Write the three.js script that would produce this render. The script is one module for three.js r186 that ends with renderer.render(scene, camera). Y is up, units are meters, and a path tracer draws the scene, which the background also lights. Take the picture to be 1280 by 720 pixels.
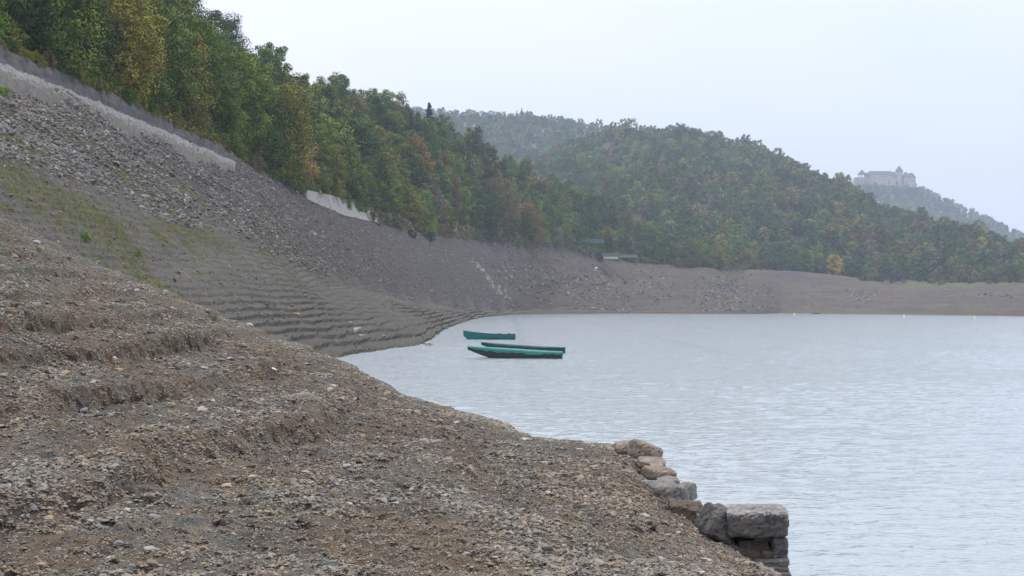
import * as THREE from 'three';
import { mergeGeometries, mergeVertices, toCreasedNormals } from 'three/addons/utils/BufferGeometryUtils.js';
import { createNoise2D, createNoise3D } from 'simplex-noise';

// ------------------------------------------------------------------ camera, sky, sun, haze
const scene = new THREE.Scene();
const EYE = 3.2, FOCAL = 2030;                         // metres above the lake; focal length for a 1280 wide frame
const camera = new THREE.PerspectiveCamera(2 * Math.atan(360 / FOCAL) * 180 / Math.PI, 16 / 9, 0.1, 20000);
camera.position.set(0, EYE, 0);
camera.rotation.set(22 / FOCAL, 0, 0.0065);
camera.updateMatrixWorld(true);

const renderer = new THREE.WebGLRenderer({ antialias: true });
renderer.setSize(1024, 576);
renderer.toneMapping = THREE.LinearToneMapping;
renderer.toneMappingExposure = 1.4;
renderer.shadowMap.enabled = true;

function rng(seed) { let a = seed >>> 0; return () => { a = (a + 0x6d2b79f5) >>> 0; let t = Math.imul(a ^ (a >>> 15), 1 | a); t = (t + Math.imul(t ^ (t >>> 7), 61 | t)) ^ t; return ((t ^ (t >>> 14)) >>> 0) / 4294967296; }; }
const N2 = createNoise2D(rng(11)), N3 = createNoise3D(rng(12));
const fbm2 = (x, y, o = 4) => { let s = 0, a = 0.5, f = 1; for (let i = 0; i < o; i++) { s += a * N2(x * f, y * f); a *= 0.5; f *= 2.03; } return s; };
const fbm3 = (x, y, z, o = 4) => { let s = 0, a = 0.5, f = 1; for (let i = 0; i < o; i++) { s += a * N3(x * f, y * f, z * f); a *= 0.5; f *= 2.03; } return s; };
const lerp = (a, b, t) => a + (b - a) * t, clamp = (x, a = 0, b = 1) => Math.min(b, Math.max(a, x));
const sstep = (a, b, x) => { const t = clamp((x - a) / (b - a)); return t * t * (3 - 2 * t); };

{ // overcast sky: thin bright cloud with paler and bluer stretches
  const W = 1024, H = 512, data = new Float32Array(W * H * 4);
  for (let j = 0; j < H; j++) for (let i = 0; i < W; i++) {
    const el = ((j + 0.5) / H - 0.5) * Math.PI, az = ((i + 0.5) / W - 0.5) * 2 * Math.PI;
    const x = Math.cos(el) * Math.cos(az), y = Math.sin(el), z = Math.cos(el) * Math.sin(az), yy = Math.max(y, 0);
    const n = fbm3(x * 1.3 + 4, yy * 3.2, z * 1.3, 5) * 0.55 + fbm3(x * 5, yy * 14, z * 5 + 9, 4) * 0.22;
    const w = clamp(0.52 - 1.25 * x + n * 0.55 + 0.9 * yy);
    const k = 4 * (j * W + i);
    const g = 0.95 + 1.1 * yy; data[k] = lerp(0.555, 0.685, w) * g; data[k + 1] = lerp(0.62, 0.71, w) * g; data[k + 2] = lerp(0.755, 0.785, w) * g; data[k + 3] = 1;
  }
  const sky = new THREE.DataTexture(data, W, H, THREE.RGBAFormat, THREE.FloatType);
  sky.mapping = THREE.EquirectangularReflectionMapping; sky.magFilter = THREE.LinearFilter; sky.needsUpdate = true;
  scene.background = sky; scene.environment = sky;
}
const sun = new THREE.DirectionalLight(new THREE.Color(1, 0.965, 0.91), 1.5);
sun.position.set(120, 420, -190); sun.target.position.set(0, 0, -120);
sun.castShadow = true; sun.shadow.radius = 25; sun.shadow.mapSize.set(2048, 2048);
Object.assign(sun.shadow.camera, { left: -400, right: 400, top: 400, bottom: -400, near: 1, far: 1500 });
scene.add(sun, sun.target);
scene.fog = new THREE.FogExp2(new THREE.Color(0.72, 0.83, 1.0), 0.0002);

// ------------------------------------------------------------------ helpers
const V3 = (x, y, z) => new THREE.Vector3(x, y, z);
const QC = camera.quaternion.clone();
function P(px, py, d) { const v = V3((px - 640) / FOCAL, (360 - py) / FOCAL, -1).applyQuaternion(QC); return v.multiplyScalar(d / -v.z).add(V3(0, EYE, 0)); }
const taken = new Map();
function numbered(n) { const k = taken.get(n) || 0; taken.set(n, k + 1); return k ? n + '_' + String(k).padStart(3, '0') : n; }
function shade(o) { o.traverse((m) => { if (m.isMesh) { m.castShadow = true; m.receiveShadow = true; } }); return o; }
function put(o, name, label, category, group, kind) {
  o.name = numbered(name);
  if (label) o.userData.label = label;
  if (category) o.userData.category = category;
  if (group) o.userData.group = group;
  if (kind) o.userData.kind = kind;
  scene.add(shade(o)); return o;
}
function part(parent, name, geo, mat, label) { const m = new THREE.Mesh(geo, mat); m.name = name; if (label) m.userData.label = label; parent.add(m); return m; }
const srgb = (r, g, b) => new THREE.Color().setRGB(r / 255, g / 255, b / 255, THREE.SRGBColorSpace);
const mat = (color, roughness = 0.95, extra = {}) => new THREE.MeshStandardMaterial({ color, roughness, ...extra });

// a grainy tile: value(x, y) in 0..1 with the edges wrapped by sampling noise on a torus-like blend
function tile(size, fn) {
  const raw = new Float32Array(size * size);
  for (let j = 0; j < size; j++) for (let i = 0; i < size; i++) raw[j * size + i] = fn(i, j);
  const out = new Float32Array(size * size), b = size >> 3;
  for (let j = 0; j < size; j++) for (let i = 0; i < size; i++) {
    const wx = i < b ? i / b : 1, wy = j < b ? j / b : 1;
    const s = (x, y) => raw[((y + size) % size) * size + ((x + size) % size)];
    const f = (ii, jj) => fn(ii, jj);
    let v = s(i, j);
    if (wx < 1) v = lerp(f(i + size, j), v, wx);
    if (wy < 1) { let v2 = f(i, j + size); if (wx < 1) v2 = lerp(f(i + size, j + size), v2, wx); v = lerp(v2, v, wy); }
    out[j * size + i] = v;
  }
  return out;
}
function texOf(vals, size, rgb, repeat = 1, colour = true) {
  const d = new Uint8Array(size * size * 4);
  for (let k = 0; k < size * size; k++) { const c = rgb(vals[k], k); d[4 * k] = clamp(c[0], 0, 255); d[4 * k + 1] = clamp(c[1], 0, 255); d[4 * k + 2] = clamp(c[2], 0, 255); d[4 * k + 3] = 255; }
  const t = new THREE.DataTexture(d, size, size); t.wrapS = t.wrapT = THREE.RepeatWrapping; t.magFilter = THREE.LinearFilter; t.minFilter = THREE.LinearMipmapLinearFilter; t.generateMipmaps = true;
  if (colour) t.colorSpace = THREE.SRGBColorSpace; t.repeat.set(repeat, repeat); t.needsUpdate = true; return t;
}
const GS = 1024;
const grit = tile(GS, (i, j) => { const x = i / GS, y = j / GS; return 0.5 + 0.30 * fbm2(x * 14, y * 14, 3) + 0.34 * fbm2(x * 70 + 5, y * 70, 3) + 0.3 * N2(x * 260, y * 260 + 3); });
const gritHue = tile(256, (i, j) => fbm2(i / 256 * 6 + 30, j / 256 * 6, 4));
const gritMap = texOf(grit, GS, (v, k) => { const h = gritHue[(Math.floor(k / GS) >> 2) * 256 + ((k % GS) >> 2)] * 22, b = 205 + (v - 0.5) * 120; return [b + h, b, b - h]; });
const gritBump = texOf(grit, GS, (v) => [v * 255, v * 255, v * 255], 1, false);

// lines drawn along the shore: [pixel column, pixel row, distance]; straight in the world between its points
function lineAt(L, px) {
  let r = 0, q = 0; const o = [-12, 0, 12];
  for (const k of o) {
    const x = px + k; let i = 0; while (i < L.length - 2 && x > L[i + 1][0]) i++;
    const a = L[i], b = L[i + 1], t = clamp((x - a[0]) / (b[0] - a[0]), -0.3, 1.3);
    r += lerp(a[1], b[1], t); q += lerp(1 / a[2], 1 / b[2], t);
  }
  return P(px, r / 3, 3 / q);
}
function lineW(L, px) {                                  // a line on the water level: [pixel column, distance]
  let q = 0; for (const k of [-8, 0, 8]) { const x = px + k; let i = 0; while (i < L.length - 2 && x > L[i + 1][0]) i++; const a = L[i], b = L[i + 1]; q += lerp(1 / a[1], 1 / b[1], clamp((x - a[0]) / (b[0] - a[0]))); }
  const d = 3 / q; const p = P(px, 380, d); p.y = 0; return p;
}
// a sheet of ground from a function of two parameters
function sheet(us, vs, fn, colourFn, uvScale = 1) {
  const nu = us.length, nv = vs.length, pos = new Float32Array(nu * nv * 3), uv = new Float32Array(nu * nv * 2), col = colourFn ? new Float32Array(nu * nv * 3) : null, idx = [];
  for (let j = 0; j < nv; j++) for (let i = 0; i < nu; i++) {
    const k = j * nu + i, p = fn(us[i], vs[j]); pos[3 * k] = p.x; pos[3 * k + 1] = p.y; pos[3 * k + 2] = p.z;
    uv[2 * k] = (p.x + p.y * 0.4) * uvScale; uv[2 * k + 1] = (-p.z + p.y * 0.7) * uvScale;
    if (col) { const c = colourFn(p, us[i], vs[j]); col[3 * k] = c[0]; col[3 * k + 1] = c[1]; col[3 * k + 2] = c[2]; }
    if (i && j) idx.push(k - nu - 1, k - nu, k, k - nu - 1, k, k - 1);
  }
  const g = new THREE.BufferGeometry(); g.setAttribute('position', new THREE.BufferAttribute(pos, 3)); g.setAttribute('uv', new THREE.BufferAttribute(uv, 2));
  if (col) g.setAttribute('color', new THREE.BufferAttribute(col, 3));
  g.setIndex(idx); g.computeVertexNormals(); return g;
}
const range = (a, b, n) => Array.from({ length: n }, (_, i) => lerp(a, b, i / (n - 1)));
const logRange = (a, b, n) => range(Math.log(a), Math.log(b), n).map(Math.exp);
const stepTo = (x, sharp = 0.72) => { const f = Math.floor(x), r = x - f; return f + sstep(sharp, 1, r) * 0.85 + r * 0.15; };   // wave-cut terraces

// ------------------------------------------------------------------ the lie of the land
const W_LINE = [[-900, 30], [-350, 38], [-50, 50], [172, 65], [330, 85], [425, 95], [440, 98], [500, 116], [530, 126], [541, 131], [547, 178], [566, 235], [582, 310], [600, 420], [640, 575], [700, 650], [800, 720], [935, 740], [952, 765], [964, 860], [1000, 880], [1280, 700], [1500, 560], [2000, 420]].sort((a, b) => a[0] - b[0]);
const M_LINE = [[-900, -60, 56], [-300, 95, 74], [0, 200, 88], [100, 235, 95], [200, 268, 110], [300, 300, 130], [400, 345, 180], [480, 370, 260], [560, 384, 400], [620, 388, 560], [660, 387, 665], [800, 387, 740], [940, 388, 752], [964, 388, 880], [1000, 388, 900], [1280, 390, 730], [1500, 392, 590], [2000, 392, 450]];
const T_LINE = [[-900, -230, 84], [-300, -40, 112], [0, 66, 136], [150, 128, 170], [300, 196, 230], [385, 246, 300], [460, 276, 390], [550, 293, 520], [600, 298, 640], [700, 306, 740], [770, 324, 830], [840, 330, 860], [905, 335, 850], [925, 337, 940], [1000, 339, 1000], [1045, 344, 1010], [1100, 351, 1000], [1180, 353, 980], [1280, 352, 960], [1500, 350, 900], [2000, 340, 800]];
const R1_LINE = [[-900, -330, 130], [-300, -100, 160], [0, 0, 190], [150, 60, 240], [270, 108, 310], [350, 130, 400], [430, 146, 500], [520, 171, 610], [600, 203, 720], [650, 224, 790], [700, 247, 840], [750, 272, 880], [800, 299, 920], [850, 326, 950], [880, 336, 965], [920, 345, 1000]];
const B2_LINE = [[400, 336, 950], [700, 334, 950], [840, 332, 960], [905, 335, 960], [925, 337, 970], [1000, 339, 1020], [1100, 350, 1020], [1280, 351.5, 990], [1500, 350, 930], [2000, 340, 830]];
const R2_LINE = [[400, 330, 1500], [560, 276, 1500], [640, 228, 1500], [680, 205, 1500], [740, 180, 1500], [800, 173, 1500], [860, 174, 1500], [940, 195, 1450], [1000, 219, 1400], [1060, 252, 1350], [1130, 281, 1300], [1200, 306, 1250], [1280, 330, 1200], [1400, 346, 1150], [1600, 360, 1100], [2000, 380, 1000]];
const R3_LINE = [[300, 120, 2000], [500, 141, 2000], [550, 146, 2000], [600, 148, 2000], [650, 151, 2000], [700, 156, 2000], [760, 166, 2000], [820, 180, 2000], [1000, 260, 2000]];
const R4_LINE = [[900, 300, 2700], [1000, 262, 2700], [1050, 240, 2700], [1070, 233, 2700], [1145, 236, 2700], [1200, 262, 2700], [1240, 280, 2700], [1280, 297, 2700], [1340, 322, 2700], [1500, 380, 2700]];

function shoreBase(px, v) {                              // v: 0 under water, 1 waterline, 2 foot of the rubble, 3 edge of the wood
  const w = lineW(W_LINE, px), m = lineAt(M_LINE, px);
  if (v < 1) { const dir = w.clone().sub(m).setY(0).normalize(), q = w.clone().addScaledVector(dir, 7); q.y = -1.6; return q.lerp(w, v); }
  if (v < 2) return w.lerp(m, v - 1);
  return m.lerp(lineAt(T_LINE, px), v - 2);
}
function shore(px, v) {
  const p = shoreBase(px, v);
  const fade = sstep(1, 1.06, v) * (1 - sstep(2.9, 3, v)), far = sstep(560, 680, px);
  if (v >= 0.9 && v < 2.35) {
    const k = lerp(0.44, 1.1, far), n = fbm2(p.x * 0.05, p.z * 0.028, 3) * 0.6 + fbm2(p.x * 0.3, p.z * 0.2, 3) * 0.13;
    const q = p.y / k + n + 0.45, s = (stepTo(q, 0.84) - n - 0.45) * k, on = (1 - sstep(2.0, 2.35, v)) * lerp(0.9, 0.45, far) * sstep(0.98, 1.03, v) * clamp(0.74 + 1.1 * fbm2(p.x * 0.05 + 8, p.z * 0.012, 2)) * lerp(1, 0.3, sstep(1.8, 5, p.y + 1.5 * fbm2(p.x * 0.04, p.z * 0.01 + 5, 2)));
    p.y = lerp(p.y, s, on);
    const fr = q - Math.floor(q), under = sstep(0.6, 0.82, fr) * (1 - sstep(0.84, 0.97, fr)) * on * k * 0.9, m = V3(-1, 0, lerp(-0.5, -0.2, far)); p.addScaledVector(m, under * 0.85);
  }
  const sc = 1 + far * 1.5;
  p.y += fade * (fbm2(p.x * 0.06, p.z * 0.04, 3) * 0.7 * sstep(1.3, 2.2, v) * sc + fbm2(p.x * 0.35, p.z * 0.35, 3) * lerp(0.1, 0.34, sstep(1.9, 2.3, v)) * sc);
  return p;
}
const mul = (c, k) => [c[0] * k, c[1] * k, c[2] * k], mix3 = (a, b, t) => [lerp(a[0], b[0], t), lerp(a[1], b[1], t), lerp(a[2], b[2], t)];
const SILT = [0.2, 0.184, 0.155], RUBBLE = [0.135, 0.123, 0.113], MOSS = [0.168, 0.16, 0.088], FARSOIL = [0.174, 0.138, 0.104], FARGREY = [0.142, 0.127, 0.114], MEADOW = [0.16, 0.2, 0.07], PALE = [0.4, 0.38, 0.36];
function shoreColour(p, px, v) {
  const far = sstep(600, 700, px), n = fbm2(p.x * 0.05, p.z * 0.03, 4), n2 = fbm2(p.x * 0.2 + 40, p.z * 0.2, 3);
  let c = mix3(SILT, RUBBLE, sstep(1.95, 2.12, v + n * 0.12));
  const green = sstep(0.05, 0.32, n + n2 * 0.6 + 0.2 - Math.abs(v - 1.85) * 0.42) * (1 - sstep(240, 460, px)) * 0.78 + sstep(0.24, 0.5, fbm2(p.x * 0.09 + 3, p.z * 0.05, 3) + 0.1 * n2) * (1 - sstep(2.3, 2.6, v)) * (1 - sstep(200, 300, px)) * 0.6;
  c = mix3(c, MOSS, clamp(green));
  let f = mix3(FARSOIL, FARGREY, sstep(-0.15, 0.3, fbm2(p.x * 0.013 + 7, p.y * 0.2, 3) + n * 0.5));
  const band = fbm2(p.x * 0.01, p.y * 0.9, 2); f = mul(f, 1 + band * 0.25);
  f = mix3(f, MOSS, 0.6 * sstep(0.1, 0.5, fbm2(p.x * 0.02 - 9, p.y * 0.16, 3) + (px > 880 && px < 960 ? 0.1 : -0.1)));
  if (px > 1080) f = mix3(f, MEADOW, 0.8 * sstep(0.02, 0.12, n * 0.25 + 0.16 - Math.abs(v - 2.86) - Math.abs(px - 1190) / 900));
  c = mix3(c, f, far);
  return mul(c, 1 + n2 * 0.18);
}
// foreground spur: crest line and the line at the lower edge of the view
const C_LINE = [[-1200, -60, 44], [-300, 172, 43], [0, 268, 42], [100, 322, 42], [200, 361, 41], [300, 403, 40], [400, 442, 39], [440, 457, 38], [500, 491, 36], [560, 510, 34], [620, 527, 32], [650, 541, 31], [680, 547, 30], [740, 552, 29], [780, 560, 27], [800, 580, 25.2], [825, 608, 23.4], [850, 636, 21], [880, 666, 19.4], [920, 694, 18.2], [960, 714, 17.4], [990, 729, 16.9], [1020, 745, 16.2], [1100, 812, 13.6], [1300, 980, 9], [1700, 1300, 6]];
const F_LINE = [[-1200, 720, 10], [0, 720, 10.2], [500, 720, 10.5], [700, 720, 11.2], [850, 722, 12.6], [930, 735, 13.6], [990, 765, 13.4], [1020, 790, 12.6], [1100, 850, 10.8], [1300, 1020, 7.4], [1700, 1350, 4.8]];
function nearBase(px, v) {                               // v: 0 at the photographer's feet, 1 lower edge of view, 2 crest, 3 under water behind
  if (v < 1) { const f = lineAt(F_LINE, px), s = f.clone().multiplyScalar(0.12); s.y = lerp(1.5, f.y, 0.2); return s.lerp(f, v); }
  const c = lineAt(C_LINE, px);
  if (v <= 2) { const f = lineAt(F_LINE, px), t = v - 1; const y = lerp(f.y, c.y, Math.pow(t, lerp(1.15, 1.0, sstep(500, 900, px)))); f.lerp(c, t); f.y = y; return f; }
  const t = v - 2, dir = V3(c.x + 4, 0, c.z).normalize(), q = c.clone().addScaledVector(dir, t * (2.5 + 1.6 * c.y)); q.y = c.y - (c.y + 1.0) * t * (0.55 + 0.45 * t); return q;
}
function near(px, v) {
  const p = nearBase(px, v), on = sstep(0.6, 1.1, v) * (1 - 0.7 * sstep(1.72, 1.96, v)) * (1 - sstep(2.05, 2.4, v)) * (1 - 0.75 * sstep(600, 820, px)) * (1 - 0.45 * sstep(2.6, 3.8, p.y));
  const n = fbm2(p.x * 0.07 + 3, p.z * 0.05, 2) * 0.5 + fbm2(p.x * 0.7, p.z * 0.5, 3) * 0.13;
  const k = 0.42, q = p.y / k + n, s = (stepTo(q, 0.82) - n + 0.38) * k, amp = clamp(0.72 + 0.7 * fbm2(p.x * 0.13 + 20, p.z * 0.1, 2));
  p.y = lerp(p.y, s, on * amp);
  const fr = q - Math.floor(q), face = sstep(0.72, 0.86, fr) * (1 - 0.3 * sstep(0.97, 1, fr)) * on * amp, under = sstep(0.5, 0.8, fr) * (1 - sstep(0.82, 0.97, fr)) * on * amp * 0.17; p.face = face; p.x -= under * 0.5; p.z -= under;
  const riser = 1 - Math.abs(((p.y / k + n) % 1 + 1) % 1 - 0.5) * 2;
  const d = -p.z, crest = 1 - 0.6 * sstep(1.8, 2, v);
  const x = p.x, y = p.y, z = p.z, k1 = crest * (0.6 + 0.8 * riser);
  p.y += crest * fbm2(x * 0.4, z * 0.4, 3) * 0.08 + k1 * fbm3(x * 1.7 + 9, y * 2.2, z * 1.7, 3) * 0.05;
  if (d < 60) { p.y += crest * (fbm3(x * 6, y * 6, z * 6, 3) * 0.042 + fbm3(x * 12 + 4, y * 12, z * 12, 2) * 0.026 * sstep(40, 20, d)); p.z += k1 * fbm3(x * 3 + 40, y * 4, z * 3, 3) * 0.12; p.x += k1 * fbm3(x * 3 - 40, y * 4, z * 3, 2) * 0.08; }
  return p;
}
const GRAVEL = [0.245, 0.222, 0.187], EARTH = [0.245, 0.19, 0.138], DARKGRAVEL = [0.185, 0.17, 0.147];
function nearColour(p) {
  const n = fbm2(p.x * 0.25, p.z * 0.16, 4), n2 = fbm3(p.x * 1.3 + 50, p.y * 2, p.z * 1.1, 4), n3 = N3(p.x * 9, p.y * 9, p.z * 9);
  let c = mix3(GRAVEL, EARTH, sstep(-0.12, 0.28, n + n2 * 0.55)); c = mix3(c, DARKGRAVEL, 0.8 * sstep(0.05, 0.4, fbm2(p.x * 0.4 - 30, p.z * 0.25, 3) - n2 * 0.3));
  c = mix3(c, EARTH, 0.75 * sstep(0.15, 0.6, (p.face || 0) + n2 * 0.4));                       // bare brown soil in the broken ledges
  return mul(c, 1 + n2 * 0.3 + n3 * 0.1);
}
const hillFn = (A, B, amp) => (px, v) => {
  const a = lineAt(A, px), b = lineAt(B, px);
  if (v > 1) { b.addScaledVector(V3(b.x, 0, b.z).normalize(), (v - 1) * 300); b.y -= (v - 1) * (v - 1) * 90; return b; }
  const y = lerp(a.y, b.y, v < 0 ? v : Math.pow(v, 0.92)); a.lerp(b, v); a.y = y + sstep(0, 0.15, v) * (1 - sstep(0.85, 1, v)) * fbm2(a.x * 0.012, a.z * 0.012, 3) * amp; return a;
};
const hill1 = hillFn(T_LINE, R1_LINE, 7), hill2 = hillFn(B2_LINE, R2_LINE, 26);
const B3_LINE = R3_LINE.map(([x, y, d]) => [x, y + 120, 1650]), B4_LINE = R4_LINE.map(([x, y, d]) => [x, y + 150, 2250]);
const hill3 = hillFn(B3_LINE, R3_LINE, 10), hill4 = hillFn(B4_LINE, R4_LINE, 8);

// ------------------------------------------------------------------ the ground as meshes
const shoreMat = new THREE.MeshPhysicalMaterial({ specularIntensity: 0.3, vertexColors: true, map: gritMap.clone(), bumpMap: gritBump.clone(), bumpScale: 0.12, roughness: 1 });
for (const t of [shoreMat.map, shoreMat.bumpMap]) { t.repeat.set(1 / 9, 1 / 9); t.needsUpdate = true; }
const nearMat = new THREE.MeshPhysicalMaterial({ specularIntensity: 0.3, vertexColors: true, map: gritMap.clone(), bumpMap: gritBump.clone(), bumpScale: 0.035, roughness: 1 });
for (const t of [nearMat.map, nearMat.bumpMap]) { t.repeat.set(1 / 2.2, 1 / 2.2); t.needsUpdate = true; }
put(new THREE.Mesh(sheet([...range(-900, -110, 120), ...range(-108, 330, 220), ...range(331, 640, 310), ...range(642, 1320, 340), ...range(1325, 2000, 100)], [0, 0.5, 0.9, ...range(1, 2, 130), ...range(2.01, 3, 110), 3.04].map((v) => Math.min(v, 3)), shore, shoreColour), shoreMat), 'lake_shore', 'bare drained lake bank of grey rubble and terraced silt', 'ground', null, 'structure');
put(new THREE.Mesh(sheet([...range(-1200, -30, 90), ...range(-28, 1060, 460), ...range(1065, 1700, 50)], [...range(0, 0.95, 40), ...range(1, 2, 800), ...range(2.01, 3, 60)], near, nearColour), nearMat), 'muddy_bank', 'brown stony bank with small eroded terraces in the foreground', 'ground', null, 'structure');
const forestFloor = mat(new THREE.Color(0.2, 0.165, 0.115), 1);
put(new THREE.Mesh(sheet(range(-900, 920, 200), [...range(0, 1, 40), 1.3, 1.8], hill1), forestFloor), 'wooded_hill', 'steep wooded hillside above the bare bank', 'hill', null, 'structure');
put(new THREE.Mesh(sheet(range(400, 2000, 180), [...range(0, 1, 40), 1.3, 1.8], hill2), forestFloor), 'wooded_hill', 'broad wooded hill beyond the bend of the lake', 'hill', null, 'structure');
put(new THREE.Mesh(sheet(range(300, 1000, 90), [-0.5, ...range(0, 1, 20), 1.3, 1.8], hill3), forestFloor), 'wooded_hill', 'hazy wooded ridge rising behind the two nearer hills', 'hill', null, 'structure');
put(new THREE.Mesh(sheet(range(900, 1500, 90), [-0.8, ...range(0, 1, 20), 1.3, 1.8], hill4), forestFloor), 'wooded_hill', 'blue hazy hill carrying the castle', 'hill', null, 'structure');
{ // ground behind and beside the photographer
  const g = sheet(range(-60, 6, 60), range(-2, 50, 40), (x, z) => V3(x, 1.35 + Math.max(0, -x - 4) * 0.11 - Math.max(0, x - 1) * 0.55 + 0.15 * fbm2(x * 0.3, z * 0.3, 3) - 0.25, z), nearColour);
  put(new THREE.Mesh(g, nearMat), 'bank_ground', 'bare stony ground continuing behind the foreground bank', 'ground', null, 'structure');
}

// ------------------------------------------------------------------ the lake
const ripple = tile(1024, (i, j) => { const x = i / 1024, y = j / 1024; return 0.5 + 0.26 * fbm2(x * 16, y * 40, 3) + 0.2 * fbm2(x * 44 + 9, y * 100, 3); });
const rippleBump = texOf(ripple, 1024, (v) => [v * 255, v * 255, v * 255], 1, false);
rippleBump.repeat.set(1 / 14, 1 / 14);
const waterMat = new THREE.MeshPhysicalMaterial({ color: new THREE.Color(0.285, 0.32, 0.335), roughness: 0.12, ior: 1.33, bumpMap: rippleBump, bumpScale: 0.055 });
function wave(x, z) {
  const wx = x + 1.2 * N2(x * 0.08, z * 0.08), wz = z + 1.5 * N2(x * 0.06 + 7, z * 0.09), calm = 0.65 + 0.6 * fbm2(x * 0.03 + 2, z * 0.022, 2);
  return calm * (0.026 * N2(wx * 0.45, wz * 1.05) + 0.022 * N2(wx * 1.0 + 40, wz * 2.3) + 0.011 * N2(wx * 2.4, wz * 5.2 + 80));
}
{
  const g1 = sheet(range(-0.2, 0.46, 380), logRange(9, 330, 760), (u, d) => V3(u * d, wave(u * d, -d) * (1 - sstep(250, 330, d)), -d));
  const g2 = sheet(range(-0.2, 0.46, 60), logRange(330, 1100, 40), (u, d) => V3(u * d, 0, -d));
  const g3 = sheet(range(0.46, 4, 20), logRange(9, 1100, 30), (u, d) => V3(u * d, 0, -d));
  const g4 = sheet([-2, 40, 120], [-9, 20, 60], (x, z) => V3(x < 0 ? 4 : x, 0, z));
  put(new THREE.Mesh(mergeGeometries([g1, g2, g3, g4]), waterMat), 'lake', 'pale rippled lake water under a grey sky', 'lake', null, 'structure');
}

// ------------------------------------------------------------------ rocks and stones
function rockGeo(seed, sx, sy, sz, detail = 1, rough = 0.28) {
  const r = rng(seed), g0 = new THREE.IcosahedronGeometry(1, detail); g0.deleteAttribute('uv'); g0.deleteAttribute('normal');
  const g = mergeVertices(g0), a = g.attributes.position, planes = Array.from({ length: 9 }, () => [V3(r() - 0.5, r() - 0.5, r() - 0.5).normalize(), 0.5 + r() * 0.4]);
  for (let i = 0; i < a.count; i++) {
    const v = V3().fromBufferAttribute(a, i);
    for (const [n, k] of planes) { const d = v.dot(n); if (d > k) v.addScaledVector(n, k - d); }
    v.multiplyScalar(1 + (r() - 0.5) * rough); a.setXYZ(i, v.x * sx, v.y * sy, v.z * sz);
  }
  const f = g.toNonIndexed(); f.computeVertexNormals(); return f;
}
const stoneBump = gritBump.clone(); stoneBump.repeat.set(2, 2); stoneBump.needsUpdate = true;
const rockMat = new THREE.MeshPhysicalMaterial({ color: 0xffffff, roughness: 0.95, specularIntensity: 0.3 });
function scatter(name, label, category, geos, list, parent) {  // list: [matrix, colour]
  geos.forEach((g, k) => {
    const mine = list.filter((_, i) => i % geos.length === k); if (!mine.length) return;
    const im = new THREE.InstancedMesh(g, rockMat, mine.length), c = new THREE.Color();
    mine.forEach(([m, col], i) => { im.setMatrixAt(i, m); im.setColorAt(i, c.setRGB(col[0], col[1], col[2])); });
    put(im, name, label, category, null, 'stuff');
  });
}
const QU = new THREE.Quaternion(), EU = new THREE.Euler();
const trs = (p, rx, ry, rz, sx, sy = sx, sz = sx) => new THREE.Matrix4().compose(p, new THREE.Quaternion().setFromEuler(EU.set(rx, ry, rz)), V3(sx, sy, sz));
const rubbleGeos = [0, 1, 2].map((k) => rockGeo(200 + k, 1, 0.62, 0.8, 1, 0.3));
{ // rubble on the drained bank
  const r = rng(31), list = [];
  for (let i = 0; i < 170000; i++) {
    const px = lerp(-120, 690, r()), v = 1.05 + 1.97 * Math.pow(r(), 0.8), p = shore(px, Math.min(v, 2.99)), n = fbm2(p.x * 0.05, p.z * 0.03, 4), far = sstep(480, 640, px);
    const dens = lerp(0.13, 1, sstep(1.96, 2.12, v + n * 0.14)) * lerp(1, 0.6, far) * (1 - 0.75 * sstep(0.2, 0.4, fbm2(p.x * 0.09 + 3, p.z * 0.05, 3)) * (px < 260 && v < 2.5 ? 1 : 0));
    if (r() > dens) continue;
    let s = (0.055 + 0.16 * Math.pow(r(), 2.6)) * (v < 2 ? (r() < 0.1 ? 0.8 : 0.45) : 1) * (1 + far * 0.9); if (r() < 0.01) s *= 2.1;
    const t = 0.75 + 0.6 * r(), c = r() < 0.08 ? mul([0.23, 0.215, 0.205], t) : mix3(mul([0.127, 0.115, 0.109], t), mul([0.145, 0.126, 0.104], t), r() * 0.6 + 0.25 * n);
    p.y += s * 0.15; list.push([trs(p, (r() - 0.5) * 1.2, r() * 6.28, (r() - 0.5) * 1.2, s, s * (0.7 + 0.5 * r()), s * (0.7 + 0.6 * r())), c]);
  }
  for (let i = 0; i < 420; i++) { // pale scree streaks
    const k = r(), px = lerp(590, 640, k), v0 = lerp(2.62, 2.08, k), j = (r() + r() - 1); if (N2(k * 9, 5) + 0.35 < r() * 0.9) continue;
    const p = shore(px + j * 9 * (0.3 + Math.abs(N2(k * 5, 3))), v0 + (r() - 0.5) * 0.04); const s = 0.3 + 0.4 * r(), t = 0.8 + 0.4 * r();
    list.push([trs(p, r(), r() * 6, r(), s, s * 0.5, s), mul([0.25, 0.23, 0.215], t)]);
  }
  const spots = [[905, 2.3, 46, 0.62, 1700], [800, 2.3, 60, 0.6, 500], [1075, 2.45, 30, 0.22, 500], [960, 2.3, 12, 0.4, 220], [1245, 2.5, 32, 0.12, 300], [735, 2.4, 60, 0.5, 900], [660, 2.5, 60, 0.45, 900]];
  for (const [cx, cv, wx, wv, n] of spots) for (let i = 0; i < n; i++) { // rubble fields on the far shore
    const p = shore(cx + (r() + r() - 1) * wx, clamp(cv + (r() + r() - 1) * wv, 1.1, 2.98)), s = 0.3 + 0.7 * Math.pow(r(), 3), t = 0.7 + 0.6 * r();
    list.push([trs(p, r() - 0.5, r() * 6, r() - 0.5, s, s * 0.6, s), mul(r() < 0.12 ? [0.24, 0.22, 0.21] : [0.155, 0.138, 0.13], t)]);
  }
  scatter('rubble', 'countless grey broken stones covering the drained bank', 'rubble', rubbleGeos, list);
}
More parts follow.
